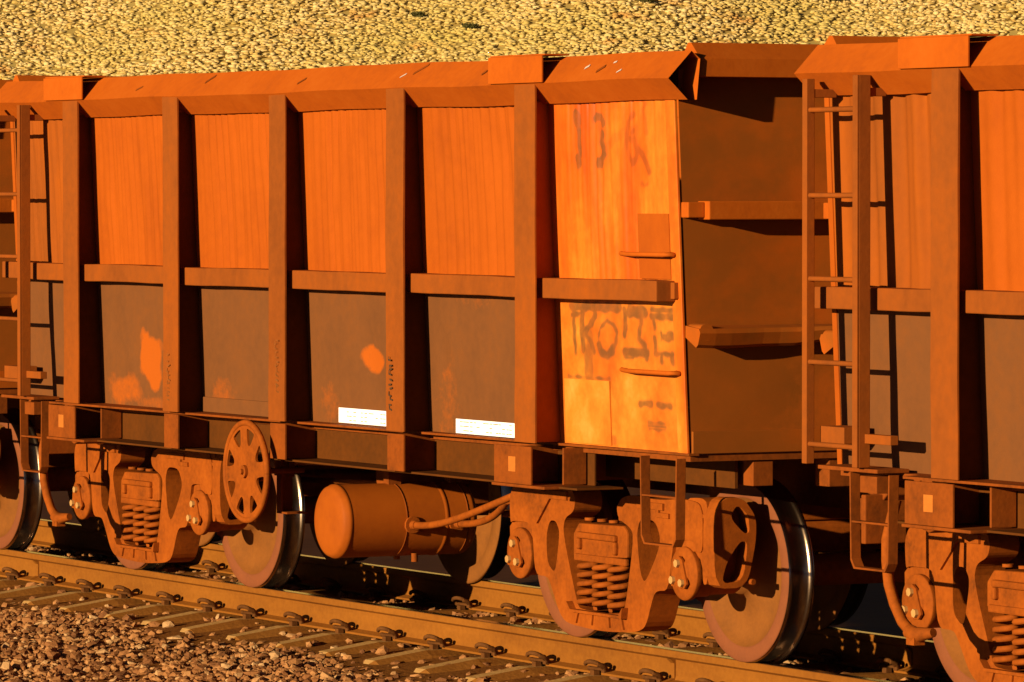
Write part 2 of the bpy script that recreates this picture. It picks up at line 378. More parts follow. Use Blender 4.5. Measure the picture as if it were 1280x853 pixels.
shrub(1040, 4, .75, 'wide olive shrub at the top of the hillside above the right wagon end')

# ---------------- track ----------------
def railprof(yc):
    h = [(-.0365,-.004),(-.033,0),(.033,0),(.0365,-.004),(.0365,-.036),(.012,-.050),(.0095,-.07),(.0095,-.135),(.016,-.160),(.076,-.174),(.076,-.186)]
    pr = [(yc+a, b) for a, b in h[2:]]+[(yc-a, b) for a, b in reversed(h[2:])]
    return pr
def rail(yc, lab):
    mb = MB(); mb.prism(railprof(yc), [], -70, 40, 'X', 0)
    mb.box(-70, 40, yc-.027, yc+.030, 0.0004, .0022, 1)
    for xw in (-.83, -9.6):      # field weld collar
        mb.prism([(yc-.045,-.046),(yc+.045,-.046),(yc+.02,-.07),(yc+.02,-.15),(yc+.08,-.17),(yc-.08,-.17),(yc-.02,-.15),(yc-.02,-.07)][::-1], [], xw-.02, xw+.02, 'X', 0)
    tag(obj('rail', mb, ['rail', 'railtop']), lab, 'rail')
rail(0.0, 'near rail with rust-brown web running below the wheels across the foreground')
rail(1.508, 'far rail behind the wheels with a thin bright line of polished steel on top')
SX0 = -9.1-.085; SP = .6365
# prototype sleeper
def sleeper_mesh():
    mb = MB(); c = .754; L = 1.31
    secs = []
    for t in (-L, -L+.03, -L+.36, -.9, -.55, 0, .55, .9, L-.36, L-.03, L):
        a = abs(t); zt = -.188 if a < .96 else lerp(-.190, -.238, (a-.95)/(L-.95)); wt = .085 if a > .4 else .075
        if a == L: wt *= .7; zt -= .02
        secs.append((c+t, zt, wt))
    n = 6; vs = []
    for y, zt, wt in secs: wt -= .012; vs += [(-wt-.085,y,-.42),(-wt-.034,y,zt-.045),(-wt,y,zt),(wt-.028,y,zt),(wt+.055,y,zt-.028),(wt+.085,y,-.42)]
    mb.v = vs
    for i in range(len(secs)-1):
        for k in range(5):
            mb.f.append((i*n+k, i*n+k+1, (i+1)*n+k+1, (i+1)*n+k)); mb.mi.append(1 if k == 2 and (secs[i][0] < -.10) else 0); mb.sm.append(False)
    mb.f.append(tuple(range(n))); mb.mi.append(0); mb.sm.append(False)
    o = len(secs)*n-n; mb.f.append(tuple(range(o, o+n))); mb.mi.append(1); mb.sm.append(False)
    return mb
def clip_mesh(yc, side):
    """spring clip: loops of round bar gripping the rail foot"""
    mb = MB(); s_ = side; Y = lambda q: yc+s_*q
    ring = [(.058*math.cos(q)-.015, Y(.112+.046*math.sin(q)), -.140+.030*math.sin(q+.5)) for q in [2.2-k*.36 for k in range(16)]]
    mb.tube(ring+[(.045,Y(.07),-.160),(.070,Y(.085),-.150),(.088,Y(.115),-.128),(.080,Y(.145),-.122)], .0125, 8)
    mb.box(-.022, .022, min(Y(.10), Y(.135)), max(Y(.10), Y(.135)), -.20, -.160)
    mb.box(-.055, .055, min(Y(.05), Y(.088)), max(Y(.05), Y(.088)), -.175, -.160)
    return mb
ordn = ['first','second','third','fourth','fifth','sixth','seventh','eighth','ninth','tenth','eleventh','twelfth','thirteenth','fourteenth','fifteenth']
proto = empty('sleeper', (SX0, 0, 0)); body0 = obj('concrete_body', sleeper_mesh(), ['concrete', 'chamfer'], proto, .006)
clips0 = [obj('rail_clip', clip_mesh(yc, s_), 'clip', proto) for yc in (0, 1.508) for s_ in (-1, 1)]
def sl_label(i):
    if 0 <= i < 14: return f'{ordn[i]} concrete sleeper from the left edge of the photo, its outer end bared'
    if i < 0: return 'concrete sleeper just past the left edge of the photo' if i == -1 else 'concrete sleeper two places past the left edge of the photo'
    return f'{ordn[i-14]} concrete sleeper to the right of those with bared ends, seen between the rails'
for i in range(-2, 25):
    if i == 0: o = proto
    else:
        o = proto.copy(); sc.collection.objects.link(o)
        for ch in [body0]+clips0:
            c = ch.copy(); sc.collection.objects.link(c); c.parent = o
        o.location = (SX0+i*SP+random.uniform(-.006, .006), random.uniform(-.012, .012), 0)
    tag(o, sl_label(i), 'sleeper', 'concrete sleepers under the rails')

# ---------------- wagons ----------------
YP = -.96; YC = .754
POSTS = [-6.83, -5.315, -3.82, -2.30, -.77]
X0, X1 = -8.10, .615          # end sheets
def sheet_y(z):              # side sheet leans inwards towards the sill
    return lerp(-.745, -.825, max(0, min(1, (z-1.14)/1.80)))
def strokes(polys, width, off=.006, ysheet=sheet_y):
    mb = MB()
    for pl in polys:
        w_ = width
        if isinstance(pl, tuple): pl, w_ = pl
        for (a, b), (c, d_) in zip(pl, pl[1:]):
            dx, dz = c-a, d_-b; l = math.hypot(dx, dz) or 1; nx_, nz_ = -dz/l*w_/2, dx/l*w_/2
            q = [(a+nx_, b+nz_), (a-nx_, b-nz_), (c-nx_, d_-nz_), (c+nx_, d_+nz_)]
            mb.add([(p, ysheet(r_)-off, r_) for p, r_ in q], [(0, 1, 2, 3)]); off += .0006
    return mb
def blob(cx, cz, rx, rz, off=.005, n=26, seed=0, ysheet=sheet_y):
    rr = random.Random(seed); mb = MB(); ph = [rr.uniform(0, 6.28) for _ in range(4)]
    pts = []
    for k in range(n):
        a = 2*math.pi*k/n; q = 1+.12*math.sin(2*a+ph[0])+.08*math.sin(3*a+ph[1])+.05*math.sin(7*a+ph[2])
        pts.append((cx+rx*q*math.cos(a), cz+rz*q*math.sin(a)))
    mb.add([(p, ysheet(r_)-off, r_) for p, r_ in pts], [tuple(range(n))]); return mb

def build_bogie(root, xc):
    g = MB()
    outer = [(-1.03,.64),(-1.04,.78),(-1.0,.845),(-.93,.86),(-.72,.85),(-.62,.83),(-.52,.865),(-.31,.865),(-.28,.80),(-.30,.74),(-.40,.70),
             (-.42,.62),(-.26,.25),(-.22,.215),(.22,.215),(.28,.26),(.36,.60),(.355,.68),(.20,.73),(.18,.79),(.23,.84),(.34,.865),(.62,.85),(.90,.87),(1.06,.86),(1.10,.80),(1.10,.60),
             (1.03,.60),(1.02,.655),(.80,.655),(.785,.60),(.74,.38),(.62,.37),(.58,.34),(.50,.17),(.40,.135),(.10,.115),(-.10,.115),(-.38,.13),(-.46,.18),(-.56,.33),(-.60,.37),(-.74,.37),(-.77,.60),(-.80,.655),(-1.0,.655)]
    holes = [[(.40,.66),(.44,.745),(.60,.74),(.66,.65),(.62,.56),(.49,.40),(.44,.45)],
             [(-.455,.62),(-.50,.68),(-.57,.68),(-.61,.60),(-.60,.45),(-.53,.40),(-.50,.42)]]
    outer = rnd(outer); holes = [rnd(h) for h in holes]
    g.prism([(xc+a, b) for a, b in outer[::-1]], [[(xc+a, b) for a, b in h] for h in holes], -.42, -.25)
    # raised rims and ribs of the casting
    g.prism([(xc+a, b) for a, b in [(-.70,.655),(-.55,.80),(-.36,.80),(-.36,.845),(-.58,.845),(-.75,.70)]], [], -.435, -.4)
    g.prism([(xc+a, b) for a, b in [(.42,.80),(.70,.80),(.70,.835),(.42,.835)]], [], -.434, -.4)
    g.prism([(xc+a, b) for a, b in [(.62,.76),(.76,.76),(.76,.785),(.655,.785),(.655,.81),(.62,.81)]], [], -.433, -.4)
    for a in (-.24, -.08, .10, .24): g.prism([(xc+a-.012,.20),(xc+a+.012,.20),(xc+a*1.1+.01,.14),(xc+a*1.1-.01,.14)], [], -.432, -.4)
    # spring shelf
    g.prism([(xc+a, b) for a, b in [(-.29,.20),(-.31,.255),(-.27,.215),(.27,.215),(.31,.26),(.30,.20)]], [], -.46, -.24)
    sf = obj('bogie', g, 'bogie', root, .014)
    # far side frame and bolster
    b = MB(); b.prism([(xc+a, z_) for a, z_ in outer[::-1]], [[(xc+a, z_) for a, z_ in h] for h in holes], 1.758, 1.93)
    obj('side_frame', b, 'bogie', sf, .01)
    b = MB(); b.prism([(xc-.34,.50),(xc+.26,.52),(xc+.26,.66),(xc+.22,.69),(xc-.28,.68),(xc-.34,.62)], [], -.40, 1.9)
    b.box(xc-.27, xc+.16, -.425, -.39, .60, .635); b.box(xc-.27, xc-.235, -.425, -.39, .54, .60); b.box(xc+.13, xc+.165, -.425, -.39, .53, .60)
    b.box(xc-.32, xc+.26, -.41, -.38, .475, .515)
    for q in (-.17, -.03, .1): b.tube([(xc+q,-.39,.70),(xc+q,-.39,.715)], .03, 8)
    b.box(xc-.25, xc+.25, .4, 1.1, .69, .9)
    b.box(xc-.33, xc-.15, .55, .95, .42, .60)
    b.box(xc-.02, xc+.06, -.30, -.22, .70, .80)
    obj('bolster', b, 'bogie', sf, .01)
    # coil springs, each its own mesh
    for ys_ in (-.385, -.28):
        for i, q in enumerate((-.185, -.015, .155)):
            m_ = MB(); n = 5.2; pts = []
            for k in range(int(n*16)+1):
                a = 2*math.pi*k/16; pts.append((xc+q+.066*math.cos(a), ys_+.05*math.sin(a), .225+.25*k/(n*16)))
            m_.tube(pts, .0165, 6); obj('coil_spring', m_, 'bogie', sf)
    # wheelsets
    for ax in (-.915, .915):
        for side in (0, 1):
            m_ = MB(); yc = 0 if side == 0 else 1.508; s_ = 1 if side == 0 else -1
            prof = [(-.20,.0),(-.20,.105),(-.085,.115),(-.055,.14),(-.020,.22),(-.012,.30),(-.035,.375),(-.065,.392),(-.072,.405),(-.073,.466),(-.068,.4735),(-.035,.475),(.038,.479),(.045,.490),(.056,.502),(.068,.502),(.074,.49),(.074,.40),(.02,.38),(.015,.2),(.07,.13),(.07,.0)]
            mi = [0]*len(prof); 
            for k in (7, 8, 9): mi[k] = 1
            for k in range(10, 15): mi[k] = 2
            m_.lathe([(p*s_, r_) for p, r_ in prof], xc+ax, .475, 96, mi, cy=yc)
            obj('wheel', m_, ['wheel', 'rim', 'tread'], sf)
        m_ = MB(); m_.tube([(xc+ax, .06, .475), (xc+ax, 1.45, .475)], .085, 20); obj('axle', m_, 'bogie', sf)
        for (yo, s_) in ((-.13, -1), (1.638, 1)):
            c = MB(); yb = yo+s_*.1
            c.lathe([(0,.0),(0,.115),(.16,.118),(.165,.125),(.26,.125),(.262,.140),(.295,.142),(.302,.130),(.305,.08),(.318,.072),(.322,0)], xc+ax, .48, 36, 0, cy=0)
            c.v = [(a, yo+s_*bb, z_) for a, bb, z_ in c.v]
            # adapter saddle
            c.prism([(xc+ax+a, z_) for a, z_ in [(-.155,.50),(-.16,.62),(-.10,.67),(.10,.67),(.16,.62),(.155,.50),(.125,.56),(.06,.595),(-.06,.595),(-.125,.56)]][::-1], [], *( (-.40,-.22) if s_ < 0 else (1.73,1.91)))
            cap = obj('bearing', c, 'bogie', sf, .004)
            if s_ < 0:
                lk = MB(); ly = yo-.318
                lk.prism([(xc+ax+a, .48+z_) for a, z_ in [(-.085,-.045),(-.075,-.068),(.06,-.075),(.085,-.05),(.035,.075),(.0,.095),(-.035,.075)]], [], ly-.012, ly+.004)
                for a, z_ in ((-.05,-.035),(.045,-.045),(.0,.055)):
                    n0 = len(lk.f); lk.tube([(xc+ax+a, ly-.03, .48+z_), (xc+ax+a, ly, .48+z_)], .022, 6, 1, sm=False)
                obj('locking_plate', lk, ['bogie', 'bolt'], cap, .003)
    # pedestal horn block at the leading end
    hb = MB()
    hb.prism([(xc+a, z_) for a, z_ in rnd([(.90,.60),(.90,.875),(1.08,.885),(1.14,.86),(1.14,.44),(1.09,.43),(1.08,.60)])[::-1]], [], -.412, -.20)
    hb.prism([(xc+a, z_) for a, z_ in [(.93,.78),(.93,.80),(1.12,.80),(1.12,.78)]][::-1], [], -.418, -.40)
    hb.prism(rnd([(-.425,.42),(-.43,.80),(-.37,.895),(-.25,.885),(-.175,.79),(-.175,.66),(-.23,.42)]),
             [rnd([(-.335,.79),(-.29,.855),(-.225,.80),(-.215,.71),(-.245,.70)]), rnd([(-.385,.445),(-.35,.56),(-.27,.665),(-.225,.655),(-.255,.455)])], xc+1.12, xc+1.235, 'X')
    obj('pedestal_horn', hb, 'bogie', sf, .02)
    # brake rigging
    br = MB(); br.tube([(xc-.5,.1,.40),(xc-.5,1.4,.40)], .035, 8); br.tube([(xc+.5,.1,.40),(xc+.5,1.4,.40)], .035, 8)
    for q in (-1, 1):
        for yy in (.0, 1.508):
            br.prism([(xc+q*(.44-.02)-.05,.30),(xc+q*.42+.05,.28),(xc+q*.42+.04,.58),(xc+q*.42-.03,.58)], [], yy-.05, yy+.05)
    obj('brake_rigging', br, 'bogie', sf, .006)
    rd = MB(); rd.tube([(xc+.45,-.30,.455),(xc+1.25,-.20,.45)], .016, 8)
    obj('brake_rod', rd, 'bogie', sf)
    return sf

def panel(root, name, xa, xb, z0, z1, matn, amp, wl, seed, nxs=64, nzs=30, bow=0):
    rr = random.Random(seed); ph = [rr.uniform(0, 6.28) for _ in range(6)]
    m_ = MB(); lx = xb-xa; dents = [(rr.uniform(xa+.2, xb-.2), rr.uniform(z0+.15, z1-.15), rr.uniform(.06, .16), rr.uniform(-.012, .014)) for _ in range(3)]
    for j in range(nzs+1):
        z = lerp(z0, z1, j/nzs)
        for i in range(nxs+1):
            x_ = lerp(xa, xb, i/nxs); k = 2*math.pi/wl; e = min(1, 4*min(i, nxs-i)/nxs)
            dz = math.sin(ph[4]+z*1.9)*.03+.022*math.sin(x_*7.3+ph[3])+.012*math.sin(x_*17+ph[5])+.02*max(0, 2.35-z)**2*math.sin(ph[2])*4
            dy = amp*(math.sin(k*(x_+dz)+ph[0])+.6*math.sin(k*.53*(x_+dz*1.5)+ph[1])+.4*math.sin(k*1.9*x_+ph[2]+z*.7))*e*(.75+.35*math.sin(math.pi*j/nzs))
            cyc = ((x_+dz)/wl*1.15+ph[0]) % 1.0; cyc = min(cyc, 1-cyc); wgt = .6+.4*math.sin((x_+dz)*9+ph[1]*2)
            dy = .55*dy+(1.15 if wl < .2 else .5)*amp*wgt*math.exp(-(cyc/.16)**2)*e*(1+1.2*max(0, z-2.75)/.2)
            for q_ in dents: dy += q_[3]*math.exp(-((x_-q_[0])/q_[2])**2-((z-q_[1])/(q_[2]*1.6))**2)
            m_.v.append((x_, sheet_y(z)+dy+bow*math.sin(math.pi*i/nxs)*math.sin(math.pi*j/nzs), z))
    for j in range(nzs):
        for i in range(nxs):
            a = j*(nxs+1)+i; m_.f.append((a, a+1, a+nxs+2, a+nxs+1)); m_.mi.append(0); m_.sm.append(True)
    return obj(name, m_, matn, root)

def build_wagon(dx, label, seed=0, amp=.0072, wl=.10, front=True, special=False):
    root = empty('ore_wagon', (dx, 0, 0)); tag(root, label, 'wagon', 'iron ore wagons coupled in a train')
    rr = random.Random(seed); lowers = []
    for xc in (-.915, -6.985): build_bogie(root, xc)
    # side sheets per bay
    edges = [X0+.02]+POSTS+[X1-.10]
    for i in range(6):
        a = edges[i]+(0 if i == 0 else .01); b = edges[i+1]-(0 if i == 5 else .01); last = (i == 5)
        hi_ = dict(nxs=180, nzs=140) if last and special else {}
        if not hi_ and dx > -5: hi2 = dict(nxs=150, nzs=34)
        else: hi2 = hi_
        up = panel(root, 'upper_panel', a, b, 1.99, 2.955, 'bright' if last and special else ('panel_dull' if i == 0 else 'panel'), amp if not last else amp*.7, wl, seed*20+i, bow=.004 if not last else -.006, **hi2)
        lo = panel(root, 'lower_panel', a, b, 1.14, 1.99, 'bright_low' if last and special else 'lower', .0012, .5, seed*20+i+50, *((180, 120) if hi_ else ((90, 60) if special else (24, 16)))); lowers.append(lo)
        if last and special:
            special_up, special_lo = up, lo
            tag(up, label='bright bare-orange upper panel with faded digits'); tag(lo, label='bright ochre lower panel with faded letter remains')
        # waist rail, proud of the sheet, set back from the post face
        m_ = MB(); wa = edges[i]+(.02 if i else -.0); wb = edges[i+1]-(.015)
        if last: wb = .55
        m_.wbox(wa, wb, YP+.055, -.765, 1.915, 2.022, 'X', .0022, i+seed*2, 20)
        obj('waist_rail', m_, 'post', root, .006)
        if i == 5:
            m_ = MB(); m_.box(.50, X1-.03, -.82, -.765, 1.93, 2.015); obj('rail_stub', m_, 'post', root, .004)
    # doubler strips along the sill
    m_ = MB()
    for i in (2,):
        m_.box(edges[i]+.05, edges[i+1]-.02, -.765, -.742, 1.145, 1.235)
    obj('doubler_strip', m_, 'lower', root, .003)
    # corner strips
    m_ = MB(); m_.prism([(-.757,1.14),(-.837,2.95),(-.82,2.95),(-.74,1.14)], [], X1-.10, X1-.003, 'X'); obj('corner_strip', m_, 'bright' if special else 'panel', root, .004)
    m_ = MB(); m_.prism([(-.753,1.14),(-.833,2.95),(-.82,2.95),(-.74,1.14)], [], X0-.012, X0+.03, 'X'); obj('corner_strip', m_, 'panel', root, .004)
    # near side posts: face flange and web; sub posts below the sill
    for i, px in enumerate(POSTS):
        bol = i in (0, 4); hw = .115 if bol else .108
        m_ = MB(); m_.wbox(px-hw, px+hw, YP, YP+.014, 1.146, 3.051, 'Z', .0025, px*3+seed); 
        
        p = obj('post', m_, 'post', root, .003); wm = MB(); wm.box(px-.012, px+.012, YP+.0145, -.735, 1.147, 2.955); obj('web', wm, 'chord' if special and i == 4 else 'web', p)  # dark web colour paints recess shade; orange web paints glow from bright panel
        if not bol:
            m_ = MB(); m_.box(px-.10, px+.10, YP+.004, YP+.018, .925, 1.132); m_.box(px-.008, px+.008, YP+.018, -.71, .925, 1.132)
            obj('sub_post', m_, 'under', root, .003)
        else:
            xa, xb = px-.30, px+.115
            m_ = MB(); m_.box(xa, xb, YP-.025, YP-.010, .925, 1.128); m_.box((xa+xb)/2-.01, (xa+xb)/2+.01, YP-.010, -.2, .93, 1.125)
            m_.box(xa-.02, xb+.16, YP-.03, -.70, .908, .924)
            m_.box(xb+.12, xb+.135, -.86, -.72, .93, 1.125)
            bb = obj('bolster_box', m_, 'under', root, .004)
            m_ = MB(); m_.box(xa+.17, xa+.25, YP-.028, YP-.0255, .99, 1.07); obj('paint_spot', m_, 'pale', bb)
            # gusset plate boxed over the capping
            m_ = MB(); m_.box(px-.37, px+.235, -.984, -.972, 3.052, 3.194); m_.box(px-.37, px+.245, -.972, -.82, 3.194, 3.203)
            m_.box(px-.37, px-.358, -.972, -.84, 3.06, 3.192)
            obj('capping_gusset', m_, 'chord', root, .003)
    # capping chord
    prof = [(-.83,3.19),(-.966,3.05),(-.853,2.943),(-.80,2.943),(-.78,3.15)]
    m_ = MB(); n = 46; xs_ = [lerp(X0-.07, X1+.165, k/n) for k in range(n+1)]; vs = []
    for k, x_ in enumerate(xs_):
        wob = .0035*math.sin(x_*2.1+seed)+.002*math.sin(x_*5.3)
        vs += [(x_, y_+wob*.6, z_+wob) for y_, z_ in prof]
    m_.v = vs; q = len(prof)
    for k in range(n):
        for j in range(q):
            m_.f.append((k*q+j, k*q+(j+1) % q, (k+1)*q+(j+1) % q, (k+1)*q+j)); m_.mi.append(0); m_.sm.append(False)
    m_.f.append(tuple(range(q))); m_.mi.append(0); m_.sm.append(False)
    # open fold at the leading end: skin ends early, end plate beyond
    obj('capping', m_, 'chord', root)
    # pits and chips on the capping
    def cap_y(z_): return lerp(-.966, -.83, (z_-3.05)/.14)
    if special:
        s_ = strokes([([(-4.95,3.13),(-4.88,3.17)], .018), ([(-5.9,3.10),(-5.84,3.12)], .014), ([(-3.62,3.10),(-3.56,3.13)], .014), ([(-2.2,3.13),(-2.1,3.18)], .016), ([(-1.35,3.11),(-1.32,3.13)], .016), ([(-.05,3.10),(.0,3.13)], .018)], .02, .004, cap_y)
        obj('dent', s_, 'under', root)
        s_ = strokes([([(-2.33,3.112),(-2.285,3.132)], .009), ([(-.21,3.12),(-.18,3.135)], .014), ([(.06,3.145),(.085,3.15)], .010), ([(.18,3.092),(.21,3.106)], .010)], .02, .005, cap_y)
        obj('paint_chip', s_, 'chip', root)
    # far side (mirrored): posts, sheet, capping
    for px in POSTS:
        m_ = MB(); m_.box(px-.11, px+.11, 2.45, 2.468, 1.15, 3.05); m_.box(px-.008, px+.008, 2.25, 2.45, 1.15, 2.95)
        obj('post', m_, 'post', root)
    m_ = MB(); m_.prism([(2*YC+.745,1.14),(2*YC+.825,2.95),(2*YC+.81,2.95),(2*YC+.733,1.14)], [], X0, X1, 'X'); obj('side_sheet', m_, 'panel', root)
    m_ = MB(); m_.prism([(2*YC-y_, z_) for y_, z_ in prof], [], X0-.08, X1+.11, 'X'); obj('capping', m_, 'chord', root)
    # ends
    for s_, xe in ((1, X1), (-1, X0)):
        m_ = MB(); nn = 64 if special and s_ > 0 else 24
        # end sheet with gentle dents
        e0 = len(m_.v)
        for j in range(nn+1):
            for i in range(nn+1):
                y_ = lerp(-.75, 2.26, i/nn); z_ = lerp(1.15, 3.10, j/nn)
                if i == 0: y_ = sheet_y(z_)+.012
                e_ = min(1, 4*min(i, nn-i, j, nn-j)/nn)
                m_.v.append((xe+e_*s_*(.008*math.sin(y_*3.1+z_*2+seed)+.006*math.sin(z_*5-y_*2)), y_, z_))
        for j in range(nn):
            for i in range(nn):
                a = j*(nn+1)+i; m_.f.append((a, a+1, a+nn+2, a+nn+1)); m_.mi.append(0); m_.sm.append(True)
        es = obj('end_sheet', m_, 'end', root)
        if special and s_ > 0: end_special = es
        m_ = MB(); m_.box(min(xe, xe+s_*.018), max(xe, xe+s_*.018), -.735, 2.24, 1.14, 1.255); obj('end_strip', m_, 'end', root, .003)
        # ridge capping across the end
        pf = [(0.0,3.06),(.15,3.06),(.15,3.155),(.06,3.235),(.03,3.235),(-.06,3.13)]
        m_ = MB(); m_.prism([(xe+s_*a, z_) for a, z_ in pf], [], -.775, 2.29); obj('end_capping', m_, 'chord', root, .003)
        # stiffeners
        m_ = MB(); m_.box(min(xe, xe+s_*.12), max(xe, xe+s_*.12), -.70, 2.22, 2.335, 2.43)
        m_.box(min(xe, xe+s_*.075), max(xe, xe+s_*.075), -.798, -.70, 2.345, 2.425)
        obj('end_stiffener', m_, 'chord', root, .006)
        m_ = MB(); n = 30                      # bent lower stiffener
        for k in range(n+1):
            y_ = lerp(-.77, 2.22, k/n); dr = .02*math.sin(y_*4.3+1)-.018*math.exp(-((y_+.15)/.16)**2); pr_ = .12+.018*math.sin(y_*6)
            m_.v += [(xe, y_, 1.795), (xe+s_*pr_, y_, 1.785+dr*.2), (xe+s_*(pr_+.012), y_, 1.765+dr*.4), (xe+s_*(pr_-.01), y_, 1.715+dr), (xe+s_*(pr_-.03), y_, 1.70+dr), (xe, y_, 1.735)]
        for k in range(n):
            for j in range(6): m_.f.append((k*6+j, k*6+(j+1) % 6, (k+1)*6+(j+1) % 6, (k+1)*6+j)); m_.mi.append(0); m_.sm.append(False)
        m_.f.append(tuple(range(6))); m_.mi.append(0); m_.sm.append(False)
        for y_ in (-.735, .48): m_.prism(rnd([(y_-.035,1.755),(y_-.02,1.80),(y_+.03,1.81),(y_+.06,1.77),(y_+.04,1.72),(y_-.02,1.72)]), [], min(xe, xe+s_*.135), max(xe, xe+s_*.135), 'X')
        obj('end_stiffener', m_, 'end', root)
        # underframe end pieces
        m_ = MB(); m_.box(min(xe-s_*.16, xe-s_*.02), max(xe-s_*.16, xe-s_*.02), .1, 2.3, .95, 1.13)
        obj('end_sill', m_, 'under', root, .004)
    # floor, ore remains, sill flange, web
    m_ = MB(); m_.box(X0, X1, -.74, 2.25, 1.10, 1.136); obj('floor', m_, 'under', root)
    m_ = MB(); m_.prism([(X0+.9,YP+.01),(X1+.02,YP+.20),(X1+.02,-.70),(X0,-.70),(X0,YP+.18),(X0+.85,YP+.13)][::-1], [], 1.131, 1.143)
    m_.v = [(a, c, b) for a, b, c in m_.v]           # lay the plate flat
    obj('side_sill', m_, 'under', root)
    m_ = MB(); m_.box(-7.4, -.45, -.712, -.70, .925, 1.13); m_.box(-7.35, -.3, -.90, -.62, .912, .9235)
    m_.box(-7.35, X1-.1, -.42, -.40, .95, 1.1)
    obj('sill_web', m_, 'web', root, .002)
    m_ = MB(); m_.box(X0+.1, X1-.1, .50, 1.0, .80, 1.10); obj('centre_sill', m_, 'under', root, .005)
    m_ = MB(); m_.box(X1-.1, X1+.72, .66, .85, .78, .94); m_.prism([(X1+.6,.74),(X1+.95,.70),(X1+.98,1.0),(X1+.7,1.02)], [], .60, .90); obj('coupler', m_, 'under', root, .015)
    m_ = MB(); m_.box(X0-.72, X0+.1, .66, .85, .78, .94); m_.prism([(X0-.6,.74),(X0-.78,.72),(X0-.78,1.0),(X0-.62,1.02)], [], .62, .88); obj('coupler', m_, 'under', root, .015)
    # ladder at the trailing end
    sx = (-7.965, -7.515)
    ld = MB()
    for k, x_ in enumerate(sx):
        if k == 0: ld.box(x_-.022, x_+.022, -1.03, -.985, 1.17, 3.02)
        else:      # angle iron: narrow front leg, wide side leg
            ld.box(x_-.012, x_+.032, -1.03, -1.018, 1.17, 3.03); ld.box(x_+.020, x_+.032, -1.018, -.955, 1.17, 3.03)
            ld.box(x_-.012, x_-.002, -1.018, -.955, 1.17, 3.03)
    ld.box(sx[0]-.02, sx[0]+.02, -.985, -.86, 2.93, 2.97); ld.box(sx[1]-.02, sx[1]+.02, -.955, -.86, 2.93, 2.97)
    ld.box(sx[1]+.0, sx[1]+.26, -.985, -.94, 1.285, 1.33)
    ld.box(sx[0]-.0, sx[0]+.22, -.94, -.80, 1.27, 1.35)
    lo_ = obj('ladder', ld, 'post', root, .003)
    for z_ in (2.87, 2.46, 2.06, 1.66, 1.265):
        m_ = MB(); m_.tube([(sx[0]+.02,-1.01,z_),(sx[1]-.01,-1.01,z_)], .013, 8); obj('rung', m_, 'post', lo_)
    m_ = MB(); m_.box(-7.92, -7.38, -.98, -.80, 1.146, 1.165); m_.box(-7.55, -7.40, -.97, -.85, 1.05, 1.13); obj('ladder_shelf', m_, 'under', root, .003)
    # stirrups
    def stirrup(xa, xb, zt, zb, zm, y_=-.95):
        m_ = MB(); w_ = .010; dp = .055
        pts = [(xa, zt), (xa+.01, zb+.04), (xa+.04, zb), (xb-.04, zb), (xb-.01, zb+.04), (xb, zt)]
        outl = pts+[(p[0]+(-w_ if k > 2 else w_), p[1]+(w_ if 0 < k < 5 else 0)) for k, p in list(enumerate(pts))[::-1]]
        m_.prism(outl, [], y_, y_+dp); m_.box(xa+.012, xb-.012, y_+.004, y_+dp-.004, zm, zm+.010)
        return obj('stirrup', m_, 'under', root, .002)
    stirrup(-7.68, -7.32, 1.14, .68, .90)
    stirrup(.46, .84, 1.13, .68, .925)
    # flat bars of the leading step are wider
    # end valve pipe, angle cock
    m_ = MB(); m_.tube([(-.25,-.30,1.03),(.10,-.31,1.02),(.40,-.30,1.0)], .033, 10)
    for q in (-.02, .28): m_.tube([(q-.02,-.305,1.022),(q+.02,-.305,1.018)], .042, 10)
    m_.box(.44, .60, -.36, -.24, .965, 1.095); obj('brake_pipe', m_, 'under', root, .004)
    # parts under the trailing end
    m_ = MB(); m_.prism([(-8.40,1.03),(-8.40,1.11),(-8.12,1.10),(-8.06,1.0),(-8.10,.97)], [], -.50, -.35); m_.box(-8.38, -8.12, -.48, -.37, .86, .97)
    m_.box(-8.14, -8.10, -.60, -.36, .76, 1.0); obj('end_bracket', m_, 'under', root, .006)
    m_ = MB(); m_.prism([(-7.50,.90),(-7.46,.95),(-7.28,.945),(-7.2,.90),(-7.34,.86)], [], -.72, -.5); m_.box(-7.58,-7.48,-.7,-.6,.92,1.0); obj('valve', m_, 'under', root, .01)
    # air hose at trailing end (curved) with gladhand
    hp = [(-7.40,-.86,1.02),(-7.41,-.88,.93),(-7.42,-.90,.83),(-7.42,-.90,.73),(-7.40,-.90,.62),(-7.35,-.90,.53),(-7.28,-.90,.45),(-7.20,-.90,.405)]
    m_ = MB(); m_.tube(hp, .027, 12); m_.tube([(-7.22,-.90,.41),(-7.16,-.90,.395),(-7.04,-.88,.415)], [.036,.040,.022], 10)
    m_.box(-7.20,-7.13,-.93,-.87,.35,.385); obj('air_hose', m_, 'bogie', root)
    # tank across the wagon
    tk = MB(); r_ = .213; cx, cz = -3.655, .563
    tk.lathe([(-.72,0),(-.718,.12),(-.708,.185),(-.695,.205),(-.678,r_-.002),(-.672,r_+.003),(-.655,r_+.003),(-.65,r_),(-.645,r_),(-.055,r_),(-.05,r_),(-.045,r_+.004),(-.03,r_+.004),(-.025,r_),(-.02,r_),(.13,r_),(.14,r_),(.165,.195),(.175,.1),(.18,0)], cx, cz, 56, 0)
    tko = obj('air_tank', tk, 'tank', root)
    for yy in (-.30, .10):
        m_ = MB(); m_.box(cx-.02, cx+.05, yy-.04, yy+.04, cz+r_-.01, .93); m_.lathe([(yy-.004,r_+.0005),(yy-.004,r_+.003),(yy+.004,r_+.003),(yy+.004,r_+.0005)], cx, cz, 48, 0)
        obj('tank_hanger', m_, 'under', tko)
